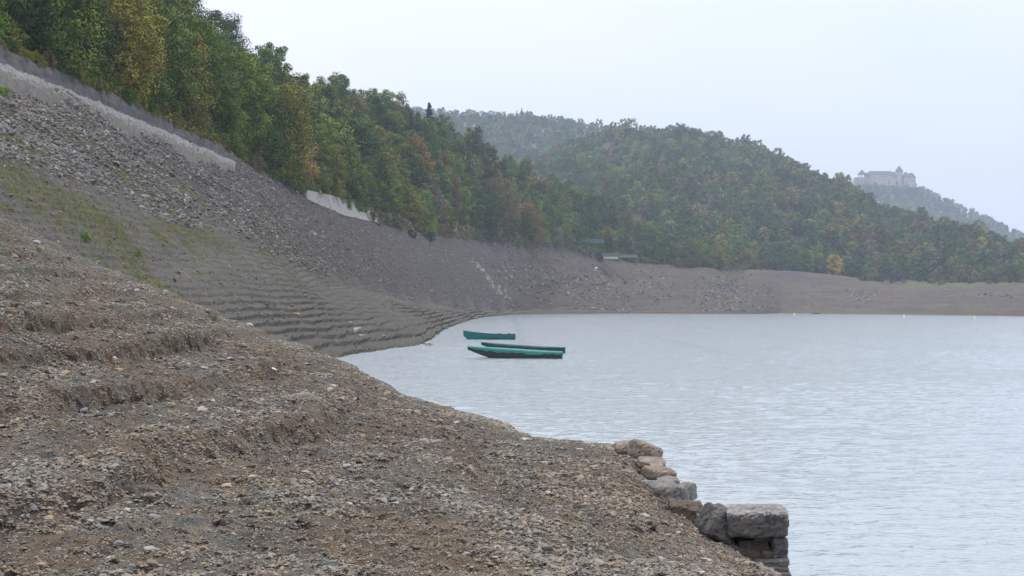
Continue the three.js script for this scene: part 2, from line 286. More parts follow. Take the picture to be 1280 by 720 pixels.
const slateGeos = [0, 1, 2, 3].map((k) => rockGeo(300 + k, 1, 0.34, 0.72, 0, 0.4));
const SLATES = [[0.205, 0.192, 0.17], [0.17, 0.157, 0.137], [0.24, 0.2, 0.152], [0.212, 0.16, 0.11], [0.14, 0.128, 0.11], [0.28, 0.26, 0.23]];
{ // gravel on the foreground bank
  const r = rng(41), list = [];
  for (let i = 0; i < 620000; i++) {
    const px = lerp(-60, 1060, r()), v = 0.9 + 1.14 * Math.pow(r(), 1.25), p = near(px, v), d = -p.z;
    const n = fbm2(p.x * 0.25, p.z * 0.16, 4), n2 = fbm2(p.x * 1.3 + 50, p.z * 1.1, 4), coarse = sstep(-0.1, 0.35, fbm2(p.x * 0.5 + 70, p.z * 0.35, 3) + n2 * 0.4);
    if (r() > 0.68 + 0.32 * coarse) continue;
    const s = (0.006 + 0.017 * Math.pow(r(), 2.4) * (0.5 + coarse)) * (0.75 + d * 0.022) * (r() < 0.02 ? 2 : 1);
    const brown = sstep(-0.12, 0.28, n + n2 * 0.55), w = r(); let c = w < 0.02 ? SLATES[5] : SLATES[w < 0.3 ? 0 : w < 0.55 ? 1 : w < 0.7 ? 4 : w < 0.85 ? 2 : 3]; if (w > 0.2 && r() < brown * 0.7) c = mix3(c, [0.2, 0.155, 0.112], 0.8);
    p.y += s * 0.1; list.push([trs(p, (r() - 0.5) * 0.8, r() * 6.28, (r() - 0.5) * 0.8, s, s * (0.7 + 0.8 * r()), s * (0.7 + 0.6 * r())), mul(c, 0.74 + 0.62 * r())]);
  }
  for (let i = 0; i < 160000; i++) {              // crumbs and chips sticking in the faces of the ledges
    const px = lerp(-40, 900, r()), v = 1 + r() * 0.98, p = near(px, v), q = near(px, v + 0.004), run = Math.hypot(q.x - p.x, q.z - p.z); if (q.y - p.y < 0.3 * run) continue;
    for (let k = 0; k < 3; k++) { const t = near(px + (r() - 0.5) * 3, v + r() * 0.004), s = (0.006 + 0.02 * Math.pow(r(), 2.2)) * (0.75 - t.z * 0.02); list.push([trs(t, (r() - 0.5) * 1.6, r() * 6.28, (r() - 0.5) * 1.6, s, s * (0.8 + r()), s), mul(r() < 0.15 ? SLATES[1] : mix3(SLATES[0], [0.2, 0.15, 0.105], 0.4 + 0.6 * r()), 0.75 + 0.5 * r())]); }
  }
  console.log('gravel', list.length);
  scatter('gravel', 'fine slate gravel and soil crumbs strewn over the foreground bank', 'gravel', slateGeos, list);
}

// ------------------------------------------------------------------ trees
function leafCloud(r, clumps, perClump, leaf, colJit) {       // leaf-sized faces spread through clumps
  const n = clumps.length * perClump, pos = new Float32Array(n * 12), col = new Float32Array(n * 12), idx = [], nor = new Float32Array(n * 12);
  let k = 0; const a = V3(), b = V3(), nn = V3(), q = V3(), c = V3();
  for (const [cx, cy, cz, cr, tone] of clumps) for (let i = 0; i < perClump; i++) {
    nn.set(r() * 2 - 1, r() * 1.75 - 0.75, r() * 2 - 1); if (nn.lengthSq() < 0.05) nn.y += 0.5; nn.normalize();
    const rad = cr * (0.55 + 0.55 * r()); c.set(cx + nn.x * rad, cy + nn.y * rad * 0.75, cz + nn.z * rad);
    nn.x += (r() - 0.5) * 0.9; nn.y += 0.25 + (r() - 0.5) * 0.8; nn.z += (r() - 0.5) * 0.9; nn.normalize();
    a.set(r() - 0.5, r() - 0.5, r() - 0.5).cross(nn).normalize(); b.crossVectors(nn, a);
    const s = leaf * (0.6 + 0.8 * r()), w = s * (0.45 + 0.35 * r()), droop = s * 0.22 * r();
    const pts = [[-s, 0, 0], [0, -w, 1], [s, 0, 0], [0, w, 1]], t = tone * (1 + (r() - 0.5) * colJit), y = 1 + (r() - 0.5) * 0.18;
    pts.forEach(([u, v, h], m) => { q.copy(c).addScaledVector(a, u).addScaledVector(b, v).addScaledVector(nn, h * droop); const o = k * 12 + m * 3; pos[o] = q.x; pos[o + 1] = q.y; pos[o + 2] = q.z; nor[o] = nn.x; nor[o + 1] = nn.y; nor[o + 2] = nn.z; col[o] = t * y; col[o + 1] = t; col[o + 2] = t * (2 - y) * 0.95; });
    const o = k * 4; idx.push(o, o + 1, o + 2, o, o + 2, o + 3); k++;
  }
  const g = new THREE.BufferGeometry(); g.setAttribute('position', new THREE.BufferAttribute(pos, 3)); g.setAttribute('normal', new THREE.BufferAttribute(nor, 3)); g.setAttribute('color', new THREE.BufferAttribute(col, 3)); g.setIndex(idx); return g;
}
function limb(pts, r0, r1, seg = 5) { const c = new THREE.CatmullRomCurve3(pts), n = 6, g = new THREE.TubeGeometry(c, n, 1, seg), a = g.attributes.position; for (let i = 0; i <= n; i++) { const o = c.getPointAt(i / n), rr = lerp(r0, r1, i / n); for (let j = 0; j <= seg; j++) { const k = i * (seg + 1) + j, v = V3().fromBufferAttribute(a, k).sub(o).multiplyScalar(rr).add(o); a.setXYZ(k, v.x, v.y, v.z); } } g.computeVertexNormals(); return g; }
// shape: unit-free crown in metres for a tree of height H
function treeGeos(seed, H, R, bole, nClump, per, leaf, opt = {}) {
  const r = rng(seed), clumps = [], wood = [limb([V3(0, -0.6, 0), V3(0.1, H * 0.3, 0.05), V3((r() - 0.5) * 0.6, H * 0.6, (r() - 0.5) * 0.6), V3((r() - 0.5) * 0.8, H * 0.9, (r() - 0.5) * 0.8)], H * 0.022, H * 0.004, 6)];
  const lean = [(r() - 0.5) * R * 0.3, (r() - 0.5) * R * 0.3];
  for (let i = 0; i < nClump; i++) {
    const t = (i + r()) / nClump, y = bole + (H - bole) * t, prof = opt.cone ? (1 - t) * 0.95 + 0.05 : Math.pow(Math.sin(Math.PI * clamp(0.16 + 0.74 * t)), 0.5) * (opt.wide ? 1.1 - 0.35 * t : 1);
    const ang = i * 2.4 + r() * 1.5, rad = R * prof * (0.55 + 0.45 * Math.sqrt(r())) * (0.75 + 0.5 * r());
    const cr = (opt.cone ? R * (0.28 * (1 - t) + 0.12) : R * (0.19 + 0.2 * r())) * (opt.clump || 1);
    const cx = Math.cos(ang) * rad * 0.82 + lean[0] * t, cz = Math.sin(ang) * rad * 0.82 + lean[1] * t;
    clumps.push([cx, y - cr * 0.3, cz, cr, 0.6 + 0.8 * r()]);
    if (i % 3 === 0 && !opt.cone) wood.push(limb([V3(0, Math.max(bole * 0.5, y * 0.55), 0), V3(cx * 0.5, y * 0.8, cz * 0.5), V3(cx, y, cz)], H * 0.009, H * 0.002, 4));
  }
  const w = mergeGeometries(wood); w.deleteAttribute('uv'); const c = leafCloud(r, clumps, per, leaf, 0.32); return { trunk: w, crown: c };
}
const NEARTREE = [treeGeos(501, 11, 4.8, 0.6, 80, 230, 0.118, { wide: true }), treeGeos(502, 12.5, 4.4, 0.8, 84, 230, 0.122), treeGeos(503, 9, 4.8, 0.3, 70, 230, 0.118, { wide: true }), treeGeos(504, 12, 5.2, 0.9, 88, 230, 0.122)];
const MIDTREE = [treeGeos(511, 10.5, 4.6, 1.0, 42, 84, 0.24, { wide: true }), treeGeos(512, 12, 4.2, 1.4, 42, 84, 0.24), treeGeos(513, 9, 4.9, 0.6, 38, 88, 0.24, { wide: true }), treeGeos(514, 13, 3.8, 1.5, 42, 84, 0.23), treeGeos(515, 15, 2.8, 1.5, 40, 40, 0.34, { cone: true })];
const FARTREE = [treeGeos(521, 10.5, 5.0, 1.2, 24, 42, 0.46, { wide: true }), treeGeos(522, 12, 4.6, 1.5, 24, 42, 0.45), treeGeos(523, 9, 5.2, 1, 22, 42, 0.46, { wide: true }), treeGeos(524, 15, 2.8, 2, 22, 22, 0.55, { cone: true })];
const BUSH = [treeGeos(531, 2.4, 1.7, 0.1, 26, 90, 0.085, { wide: true }), treeGeos(532, 3.2, 1.5, 0.1, 28, 90, 0.085)];
// foliage colours of an early autumn wood, base colours
const LEAF = { dark: [0.036, 0.055, 0.014], deep: [0.053, 0.088, 0.019], green: [0.08, 0.125, 0.024], mid: [0.125, 0.165, 0.031], olive: [0.155, 0.148, 0.032], yellow: [0.22, 0.188, 0.036], ochre: [0.18, 0.13, 0.04], rust: [0.15, 0.105, 0.05], grey: [0.15, 0.135, 0.09], bright: [0.13, 0.2, 0.04], fir: [0.025, 0.045, 0.026], gold: [0.5, 0.36, 0.05], straw: [0.34, 0.25, 0.1] };
const leafMats = {}; for (const k in LEAF) leafMats[k] = new THREE.MeshPhysicalMaterial({ specularIntensity: 0.25, color: new THREE.Color(...LEAF[k]), vertexColors: true, roughness: 0.8, side: THREE.DoubleSide });
const barkMat = mat(new THREE.Color(0.075, 0.062, 0.05), 1), leafWhite = new THREE.MeshPhysicalMaterial({ specularIntensity: 0.25, color: 0xffffff, vertexColors: true, roughness: 0.8, side: THREE.DoubleSide });
function pickLeaf(r, n) { const w = r() + n * 0.35; return w < 0.1 ? 'dark' : w < 0.32 ? 'deep' : w < 0.6 ? 'green' : w < 0.8 ? 'mid' : w < 0.92 ? 'olive' : w < 0.96 ? 'ochre' : w < 1.02 ? 'yellow' : w < 1.07 ? 'rust' : 'grey'; }
const protos = new Map();
function plant(kindName, geos, leafName, p, s, turn, label, category, group, sy = s) {
  const key = kindName + geos.crown.uuid + leafName; let o = protos.get(key);
  if (!o) { o = new THREE.Group(); part(o, 'trunk', geos.trunk, barkMat); part(o, 'crown', geos.crown, leafMats[leafName]); protos.set(key, o); }
  o = o.clone(); o.position.copy(p); o.rotation.y = turn; o.scale.set(s, sy, s);
  return put(o, kindName, label, category, group);
}
const toPx = (p) => { const q = p.clone().project(camera); return [640 + q.x * 640, 360 - q.y * 360]; };
{
  const r = rng(61), trees = [];                      // every tree of the two nearer hills
  for (let i = 0; i < 24000; i++) {
    const px = lerp(-260, 915, r()), v = r() * (px < 420 ? 0.93 : 1.02), p = hill1(px, v), d = -p.z; p.y -= 0.3;
    trees.push({ p, d, px, v, r: r(), s: 0.68 + 0.66 * r() * r() + 0.1 * r() });
  }
  const cell = new Map(), keep = [];
  const free = (p, gap) => { const k0 = Math.floor(p.x / 8), k1 = Math.floor(p.z / 8); for (let a = -1; a < 2; a++) for (let b = -1; b < 2; b++) for (const q of cell.get((k0 + a) + ',' + (k1 + b)) || []) if (Math.hypot(q.x - p.x, q.z - p.z) < gap) return false; const k = k0 + ',' + k1; if (!cell.has(k)) cell.set(k, []); cell.get(k).push(p); return true; };
  for (const t of trees) if (!(t.v < 0.045 && t.px > 366 && t.px < 474) && free(t.p, t.d < 260 ? 4.4 : 5.6)) keep.push(t);
  const inView = (t) => { const [x, y] = toPx(t.p); return x > -90 && x < 1370 && y > -160; };
  const seen = keep.filter(inView).sort((a, b) => a.d - b.d);
  console.log('hill trees', keep.length, 'in view', seen.length);
  const single = new Set(seen.slice(0, 250));
  const inst = MIDTREE.map(() => []);
  for (const t of keep) {
    const n = fbm2(t.p.x * 0.03, t.p.z * 0.03, 3), q = rng(Math.floor(t.p.x * 77) ^ Math.floor(t.p.z * 131)); q();
    let leafName = pickLeaf(q, n + (t.v < 0.12 ? 0.28 : t.v > 0.5 ? -0.35 : -0.08)); const g = Math.floor(q() * 4);
    if (single.has(t)) {
      const hi = t.d < 340;
      const word = { dark: 'very dark green', deep: 'dark green', green: 'mid green', mid: 'fresh green', olive: 'olive', yellow: 'yellow', ochre: 'ochre', rust: 'russet', grey: 'greyish' }[leafName], zone = t.px < 310 ? 'behind the long masonry wall' : t.px < 375 ? 'between masonry wall and pale retaining wall' : t.px < 475 ? 'above the pale retaining wall' : 'on the slope beyond the pale retaining wall', tier = t.v < 0.2 ? 'at the wood edge ' : t.v < 0.55 ? 'in mid slope ' : 'high up ';
      plant('broadleaf_tree', hi ? NEARTREE[g] : MIDTREE[g], leafName, t.p, t.s, q() * 6.28, word + ' broadleaf tree ' + tier + zone, 'tree', word + ' trees ' + tier + zone);
    } else { const fir = q() < 0.03, fs = fir ? 0.72 : 1; inst[fir ? 4 : g].push([trs(t.p, 0, q() * 6.28, 0, t.s, fs * t.s * (0.85 + 0.3 * q())), mul(fir ? LEAF.fir : LEAF[leafName], 0.85 + 0.3 * q())]); }
  }
  const far = FARTREE.map(() => []);
  const wood = (fn, x0, x1, n, gap, s0, tone, firs, from = 0) => {
    cell.clear(); let c = 0;
    for (let i = 0; i < n; i++) {
      const px = lerp(x0, x1, r()), v = lerp(from, 1.03, r()), p = fn(px, v); if (!free(p, gap)) continue; c++;
      const nn = fbm2(p.x * 0.012, p.z * 0.012, 3), leafName = pickLeaf(r, nn + tone), fir = r() < firs + 0.5 * sstep(0.2, 0.5, fbm2(p.x * 0.006 + 5, p.z * 0.006, 2)) * (firs > 0 ? 0.6 : 0), s = s0 * (0.78 + 0.42 * r()); p.y -= 0.5;
      far[fir ? 3 : Math.floor(r() * 3)].push([trs(p, 0, r() * 6.28, 0, s, s * (0.85 + 0.3 * r())), mul(fir ? LEAF.fir : LEAF[leafName], 0.85 + 0.35 * r())]);
    } console.log('wood', c);
  };
  wood(hill2, 560, 1420, 46000, 6.4, 1.08, -0.17, 0);
  wood(hill3, 480, 840, 12000, 7, 1.0, -0.2, 0, 0.2);
  wood(hill4, 960, 1400, 16000, 7.5, 1.0, -0.25, 0, 0.3);
  const crowd = (geos, lists, name, label) => geos.forEach((g, k) => {
    const L = lists[k]; if (!L.length) return; const c = new THREE.Color();
    const im = new THREE.InstancedMesh(g.crown, leafWhite, L.length), tr = new THREE.InstancedMesh(g.trunk, barkMat, L.length);
    L.forEach(([m, col], i) => { im.setMatrixAt(i, m); im.setColorAt(i, c.setRGB(...col)); tr.setMatrixAt(i, m); });
    put(im, name + '_crowns', label, 'forest', null, 'stuff'); put(tr, name + '_trunks', 'trunks in the ' + label, 'forest', null, 'stuff');
  });
  { const u = [[], []]; // low growth under and between the trees
    for (const [fn, x0, x1, v1, n, s0] of [[hill1, -200, 915, 0.5, 2600, 0.8], [hill2, 700, 1400, 1, 10000, 1.6]]) for (let i = 0; i < n; i++) { const p = fn(lerp(x0, x1, r()), v1 * r()); p.y -= 0.2; u[i % 2].push([trs(p, 0, r() * 6.28, 0, s0 * (0.6 + 0.8 * r())), mul(LEAF[['deep', 'green', 'olive', 'mid', 'grey'][Math.floor(r() * 5)]], 0.8 + 0.4 * r())]); }
    BUSH.forEach((g, k) => { const im = new THREE.InstancedMesh(g.crown, leafWhite, u[k].length), c = new THREE.Color(); u[k].forEach(([m, col], i) => { im.setMatrixAt(i, m); im.setColorAt(i, c.setRGB(...col)); }); put(im, 'undergrowth', 'low leafy undergrowth between the forest trees', 'undergrowth', null, 'stuff'); }); }
  crowd(MIDTREE, inst, 'hillside_forest', 'dense mixed forest covering the steep hillside');
  crowd(FARTREE, far, 'distant_forest', 'distant mixed forest on the far hills');
}
// ------------------------------------------------------------------ placing by eye on the ground
function findV(fn, px, py, a, b) { for (let i = 0; i < 26; i++) { const m = (a + b) / 2; if (toPx(fn(px, m))[1] > py) a = m; else b = m; } return (a + b) / 2; }
const onShore = (px, py) => shore(px, findV(shoreBase, px, py, 1, 3));
const onNear = (px, py) => near(px, findV(near, px, py, 1, 2));

// named trees that stand out of the wood
function tree(px, py, hpx, fn, v, geos, leafName, label, name = 'broadleaf_tree', hGeo = 11) { const p = fn(px, v); p.y -= 0.3; const s = hpx / FOCAL * -p.z / hGeo; return plant(name, geos, leafName, p, s, px, label, 'tree'); }
tree(366, 0, 78, hill1, 0.02, NEARTREE[0], 'straw', 'straw coloured tree at the edge of the wood beside the green bush');
tree(345, 0, 105, hill1, 0.05, NEARTREE[3], 'olive', 'tall olive green tree behind the straw coloured tree');
tree(528, 0, 50, hill1, 0.0, NEARTREE[1], 'bright', 'light green willow standing at the top of the rubble bank', 'willow_tree', 12);
tree(607, 0, 58, hill1, 0.02, NEARTREE[3], 'deep', 'large dark rounded tree at the top of the bank', 'broadleaf_tree', 11.5);
tree(622, 0, 62, hill1, 0.12, NEARTREE[0], 'rust', 'russet crowned tree behind the large dark rounded tree');
tree(660, 0, 46, hill1, 0.02, NEARTREE[2], 'ochre', 'pale brown rounded tree at the top of the bank', 'broadleaf_tree', 9);
tree(488, 0, 46, hill1, 0.06, NEARTREE[1], 'yellow', 'slim yellow tree above the pale retaining wall', 'broadleaf_tree', 12);
tree(1043, 0, 25, hill2, 0.0, NEARTREE[0], 'gold', 'golden yellow tree on the far shore', 'broadleaf_tree', 10.5);
{ const r = rng(71), L = [[815, 30, 'deep'], [838, 34, 'green'], [868, 32, 'mid'], [895, 28, 'olive'], [935, 27, 'olive'], [910, 24, 'deep'], [970, 30, 'deep'], [995, 38, 'green'], [1015, 32, 'mid'], [1066, 24, 'dark'], [1090, 17, 'olive'], [1120, 20, 'grey'], [1150, 17, 'green'], [1172, 19, 'grey'], [1200, 20, 'olive'], [1238, 19, 'olive'], [1262, 22, 'deep'], [780, 26, 'deep'], [760, 22, 'dark']];
  for (const [x, h, c] of L) { const p = (x < 905 ? hill1 : hill2)(x, 0.0); p.y -= 0.3; plant('broadleaf_tree', MIDTREE[Math.floor(r() * 3)], c, p, h / FOCAL * -p.z / 10.5, r() * 6, 'rounded tree on the edge of the far shore above the bare brown bank', 'tree', 'trees along the far shore'); } }
for (const [x, s] of [[646, 0.85], [652, 1.05], [659, 0.9]]) { const p = hill3(x, 1); p.y -= 0.5; plant('conifer_tree', MIDTREE[4], 'fir', p, s, x, 'dark conifer in the trio rising above the hazy ridge', 'tree', 'three conifers on the ridge', s * 1.05); }
{ // shrubs along the edge of the wood
  const r = rng(72), kinds = ['grey', 'olive', 'green', 'mid', 'bright', 'ochre', 'mid', 'bright'];
  const words = { grey: 'grey brown leafless', olive: 'olive green', green: 'green', mid: 'fresh green', rust: 'russet', ochre: 'ochre', deep: 'dark green', bright: 'light green' };
  for (let px = -70; px < 935; px += 4.2 + r() * 3.2) {
    const v = 2.93 + 0.08 * r(), p = shore(px, Math.min(v, 2.995)); p.y -= 0.15; const far = sstep(300, 700, px);
    const k = px > 470 && px < 720 && r() < 0.55 ? 'grey' : kinds[Math.floor(r() * 7)], s = lerp(0.55, 1.5, far) * (0.7 + 0.7 * r());
    if (px < 290 && r() < 0.5 || px > 374 && px < 466) continue;
    plant('shrub', BUSH[r() < 0.6 ? 0 : 1], k, p, s, r() * 6, words[k] + ' shrub at the edge of the wood above the rubble bank', 'shrub', words[k] + ' shrubs along the top of the bank');
  }
  const own = [[340, 222, 1.5, 'bright', 'light green bush at the end of the stone wall'], [357, 231, 1.8, 'bright', 'tall light green bush beside the pale retaining wall'], [371, 238, 1.4, 'mid', 'fresh green bush hanging over the corner of the pale retaining wall'], [318, 212, 1.0, 'grey', 'dry grey green bush in front of the stone wall'], [537, 291, 1.9, 'bright', 'light green bush at the foot of the willow'], [515, 297, 0.9, 'dark', 'small dark bush low on the rubble bank'], [536, 300, 1.1, 'dark', 'dark bush on the rubble under the willow'], [490, 283, 2.0, 'grey', 'broad grey leafless bush right of the pale retaining wall'], [694, 304, 3.2, 'grey', 'large grey leafless bush by the green netting'], [748, 326, 1.7, 'dark', 'dark bush in front of the grey retaining wall']];
  for (const [x, y, s, k, label] of own) { const p = onShore(x, y); p.y -= 0.1; plant('bush', BUSH[0], k, p, s, x, label, 'bush'); }
  for (let i = 0; i < 34; i++) { const px = 1075 + 210 * r(), p = shore(px, 2.9 + 0.09 * r()); p.y -= 0.1; const k = r() < 0.7 ? 'dark' : 'olive'; plant('shrub', BUSH[0], k, p, 1.0 + 1.3 * r() * r(), r() * 6, (k === 'dark' ? 'dark green' : 'olive') + ' shrub scattered on the meadow of the far shore', 'shrub', (k === 'dark' ? 'dark' : 'olive') + ' shrubs on the far meadow'); }
}
{ // sparse grass on the silt
  const r = rng(73), bl = []; for (let i = 0; i < 9; i++) { const a = r() * 6.28, x = (r() - 0.5) * 0.5, z = (r() - 0.5) * 0.5, h = 0.4 + 0.6 * r(), l = 0.35 * r(); const g = new THREE.BufferGeometry(); g.setAttribute('position', new THREE.Float32BufferAttribute([x - 0.06 * Math.cos(a), 0, z - 0.06 * Math.sin(a), x + 0.06 * Math.cos(a), 0, z + 0.06 * Math.sin(a), x + l * Math.sin(a), h, z + l * Math.cos(a)], 3)); g.computeVertexNormals(); bl.push(g); }
  const g = mergeGeometries(bl), list = [];
  for (let i = 0; i < 60000; i++) { const px = lerp(-60, 430, r()), v = 1.3 + 1.4 * r(), p = shore(px, v), c = shoreColour(p, px, v); if (c[1] / c[2] < 1.45 + 0.7 * r()) continue; const s = 0.08 + 0.16 * r(); list.push([trs(p, 0, r() * 6, 0, s), mul([0.17, 0.18, 0.06], 0.7 + 0.6 * r())]); }
  const im = new THREE.InstancedMesh(g, new THREE.MeshStandardMaterial({ color: 0xffffff, roughness: 0.9, side: THREE.DoubleSide }), list.length), c = new THREE.Color(); list.forEach(([m, col], i) => { im.setMatrixAt(i, m); im.setColorAt(i, c.setRGB(...col)); });
  put(im, 'grass', 'thin yellow green grass sprouting on the silt terraces', 'grass', null, 'stuff'); console.log('grass', list.length);
  for (const [x, y, s, label] of [[4, 119, 0.34, 'small green weed alone high on the rubble'], [108, 300, 0.2, 'pale green weed on the mossy silt'], [172, 323, 0.16, 'tiny bright green weed on the bare silt']]) { const p = onShore(x, y); plant('weed', BUSH[0], 'bright', p, s, x, label, 'weed'); }
  const rr = rng(74); for (let i = 0; i < 6; i++) { const p = near(lerp(0, 330, rr()), lerp(1.55, 1.95, rr())); plant('weed', BUSH[0], rr() < 0.5 ? 'bright' : 'mid', p, 0.03 + 0.02 * rr(), i, 'tiny green weed sprouting between stones on the foreground bank', 'weed', 'weeds on the foreground bank'); }
}

// ------------------------------------------------------------------ walls on the bank
function prism(pts, back) {                              // a flat outline in the world with thickness
  const n = pts.length, q = pts.map((p) => p.clone().add(back)), pos = [], tri = (a, b, c) => pos.push(a.x, a.y, a.z, b.x, b.y, b.z, c.x, c.y, c.z);
  for (let i = 1; i < n - 1; i++) { tri(pts[0], pts[i], pts[i + 1]); tri(q[0], q[i + 1], q[i]); }
  for (let i = 0; i < n; i++) { const j = (i + 1) % n; tri(pts[i], q[i], q[j]); tri(pts[i], q[j], pts[j]); }
  const g = new THREE.BufferGeometry(); g.setAttribute('position', new THREE.Float32BufferAttribute(pos, 3)); const uv = []; for (let i = 0; i < pos.length; i += 3) uv.push((pos[i] - pos[i + 2]) * 0.3, pos[i + 1] * 0.3 + pos[i + 2] * 0.05); g.setAttribute('uv', new THREE.Float32BufferAttribute(uv, 2)); g.computeVertexNormals(); return g;
}
const masonry = tile(512, (i, j) => { const x = i / 512, y = j / 512; return 0.5 + 0.4 * fbm2(x * 5, y * 9, 3) + 0.35 * fbm2(x * 40, y * 50, 3); });
const masonryTex = texOf(masonry, 512, (v) => { const b = 190 + (v - 0.5) * 130; return [b, b, b]; }), masonryBump = texOf(masonry, 512, (v) => [v * 255, v * 255, v * 255], 1, false);
const wallMat = (c) => new THREE.MeshStandardMaterial({ color: c, map: masonryTex, bumpMap: masonryBump, bumpScale: 0.12, roughness: 1 });
const polyY = (L, x) => { let i = 0; while (i < L.length - 2 && x > L[i + 1][0]) i++; return lerp(L[i][1], L[i + 1][1], (x - L[i][0]) / (L[i + 1][0] - L[i][0])); };
{
  const UP = [[-120, 12], [0, 61], [80, 94], [150, 123], [230, 163], [305, 200]], MID = [[-120, 40], [0, 84], [100, 123], [150, 144], [230, 178], [305, 210]], LOW = [[-120, 54], [0, 99], [100, 137], [150, 158], [230, 193], [305, 217]];
  const r2 = rng(82), wall = new THREE.Group(), apron = new THREE.Group(), dark = wallMat(new THREE.Color(1, 1, 1)), pale = wallMat(new THREE.Color(1, 1, 1)); dark.vertexColors = pale.vertexColors = true; dark.bumpScale = 0.25;
  const base = (px, L) => shoreBase(px, findV(shoreBase, px, polyY(L, px) + fbm2(px * 0.03, 3, 3) * 3, 2, 3)), ends = [-120, -40, 30, 77, 132, 158, 203, 244, 292];
  for (let i = 0; i + 1 < ends.length; i++) {
    const us = range(ends[i] + 0.1, ends[i + 1] - 0.1, 40), cache = new Map(), foot = (x) => { if (!cache.has(x)) { const m = base(x, MID), l = base(x, LOW); cache.set(x, [m, l, P(x, polyY(UP, x) + fbm2(x * 0.03, 9, 4) * 6, -m.z + 3.2)]); } return cache.get(x); };
    const g = sheet(us, range(-0.15, 1.25, 16), (x, v) => { const [m, , t] = foot(x), p = m.clone().lerp(t, Math.min(v, 1)); if (v > 1) p.add(V3(-1.4, 0.1, -1.8).multiplyScalar((v - 1) * 4)); p.x += 0.2 + fbm3(p.x * 1.2, p.y * 1.6, p.z * 0.6, 3) * 0.1; p.y += 0.15; return p; }, (p) => mul([0.165, 0.16, 0.16], 1 + fbm3(p.x * 0.6, p.y * 0.9, p.z * 0.4, 4) * 0.7), 0.35);
    part(wall, 'wall_section', g, dark);
    const h = sheet(us, range(-0.35, 1, 16), (x, v) => { const [m, l] = foot(x), p = l.clone().lerp(m, v); p.y += 0.16 + 0.1 * v + fbm3(p.x * 0.9, p.y, p.z * 0.9, 3) * 0.2 - 1.6 * Math.max(0, 0.12 - v); p.x += 0.25; return p; }, (p, x, v) => mix3(mul([0.4, 0.395, 0.385], 1 + fbm3(p.x * 1.5, p.y * 0.6, p.z * 1.5, 4) * 0.45), mul([0.22, 0.205, 0.18], 1 + fbm3(p.x * 2, p.y * 2, p.z * 2, 3) * 0.5), sstep(0.66, 0.36, v + fbm3(p.x * 0.9, p.y * 1.5, p.z * 0.9, 4) * 0.7)), 0.35);
    part(apron, 'concrete_section', h, pale);
  }
  for (let x = -60; x < 290; x += 5 + 7 * r2()) { const m = base(x, MID), p = P(x, polyY(UP, x) + 5, -m.z + 3.6), k = ['green', 'olive', 'deep', 'mid', 'yellow', 'rust'][Math.floor(r2() * 6)], w = { green: 'green', olive: 'olive', deep: 'dark green', mid: 'fresh green', yellow: 'yellowing', rust: 'russet' }[k]; plant('shrub', BUSH[r2() < 0.5 ? 0 : 1], k, p, 0.4 + 0.5 * r2() * r2(), r2() * 6, w + ' shrub overhanging the top of the long masonry wall', 'shrub', w + ' shrubs on the masonry wall'); }
  put(wall, 'masonry_wall', 'long dark grey masonry wall under the overhanging trees', 'wall');
  put(apron, 'concrete_apron', 'whitish concrete strip running along the foot of the dark wall', 'wall');
}
{
  const pale = wallMat(new THREE.Color(0.5, 0.48, 0.45)), w = new THREE.Group(), top = [[383, 237], [405, 242], [425, 247], [445, 250]], bot = [[383, 248], [405, 259], [430, 269], [460, 276]], n = 5;
  const q = (L, k, x1, dd) => { const xb = lerp(383, 461, k), b = shoreBase(xb, findV(shoreBase, xb, polyY(bot, xb), 2, 3)), x = lerp(383, x1, k); return P(x, polyY(L, x), -b.z - 1.5 + dd); };
  for (let i = 0; i < n; i++) {
    const a = i / n + 0.003, b = (i + 1) / n - 0.003;
    part(w, 'wall_panel', prism([q(bot, a, 461, 0), q(bot, b, 461, 0), q(top, b, 447, 2.2), q(top, a, 447, 2.2)], V3(-1.2, -0.4, -1.5)), pale);
    if (i > 1) { const e = b - 0.006, f = b + 0.012; part(w, 'rib', prism([q(bot, e, 461, -0.25), q(bot, f, 461, -0.25), q(top, f, 447, 2.0), q(top, e, 447, 2.0)], V3(-0.5, -0.1, -0.6)), wallMat(new THREE.Color(0.58, 0.56, 0.53))); }
  }
  put(w, 'retaining_wall', 'pale sloping retaining wall at the top of the rubble bank', 'wall');
  const g = new THREE.Mesh(prism([P(727, 322, 792), P(797, 322, 792), P(796, 318.5, 793), P(779, 316.5, 793), P(761, 317, 793), P(748, 315, 793), P(728, 316.5, 793)], V3(0, -0.3, -2)), wallMat(new THREE.Color(0.2, 0.185, 0.175)));
  put(g, 'retaining_wall', 'low dark grey wall by the landing below the green netting', 'wall');
  const pad = new THREE.Mesh(prism([P(755, 323.5, 776), P(773, 324, 776), P(772, 321.5, 784), P(754, 320.8, 784)], V3(0, -0.35, -0.3)), wallMat(new THREE.Color(0.28, 0.265, 0.25)));
  put(pad, 'concrete_landing', 'light concrete landing in front of the low dark wall', 'landing');
  const net = new THREE.Group(); const netMat = mat(new THREE.Color(0.07, 0.15, 0.14), 0.9);
  for (let i = 0; i < 5; i++) { const a = 708 + i * 9.6, b = a + 9.3, y = (x) => 297.2 + (x - 708) * 0.045; part(net, 'net_panel', prism([P(a, y(a) + 5, 770), P(b, y(b) + 4.4, 770), P(b, y(b), 770), P(a, y(a), 770)], V3(0, 0, -0.08)), netMat); part(net, 'post', prism([P(a - 0.3, y(a) + 7, 770), P(a, y(a) + 7, 770), P(a, y(a) - 0.7, 770), P(a - 0.3, y(a) - 0.7, 770)], V3(0, 0, -0.12)), barkMat); }
  put(net, 'netting_fence', 'green netting fence strung below the trees above the landing', 'fence');
}

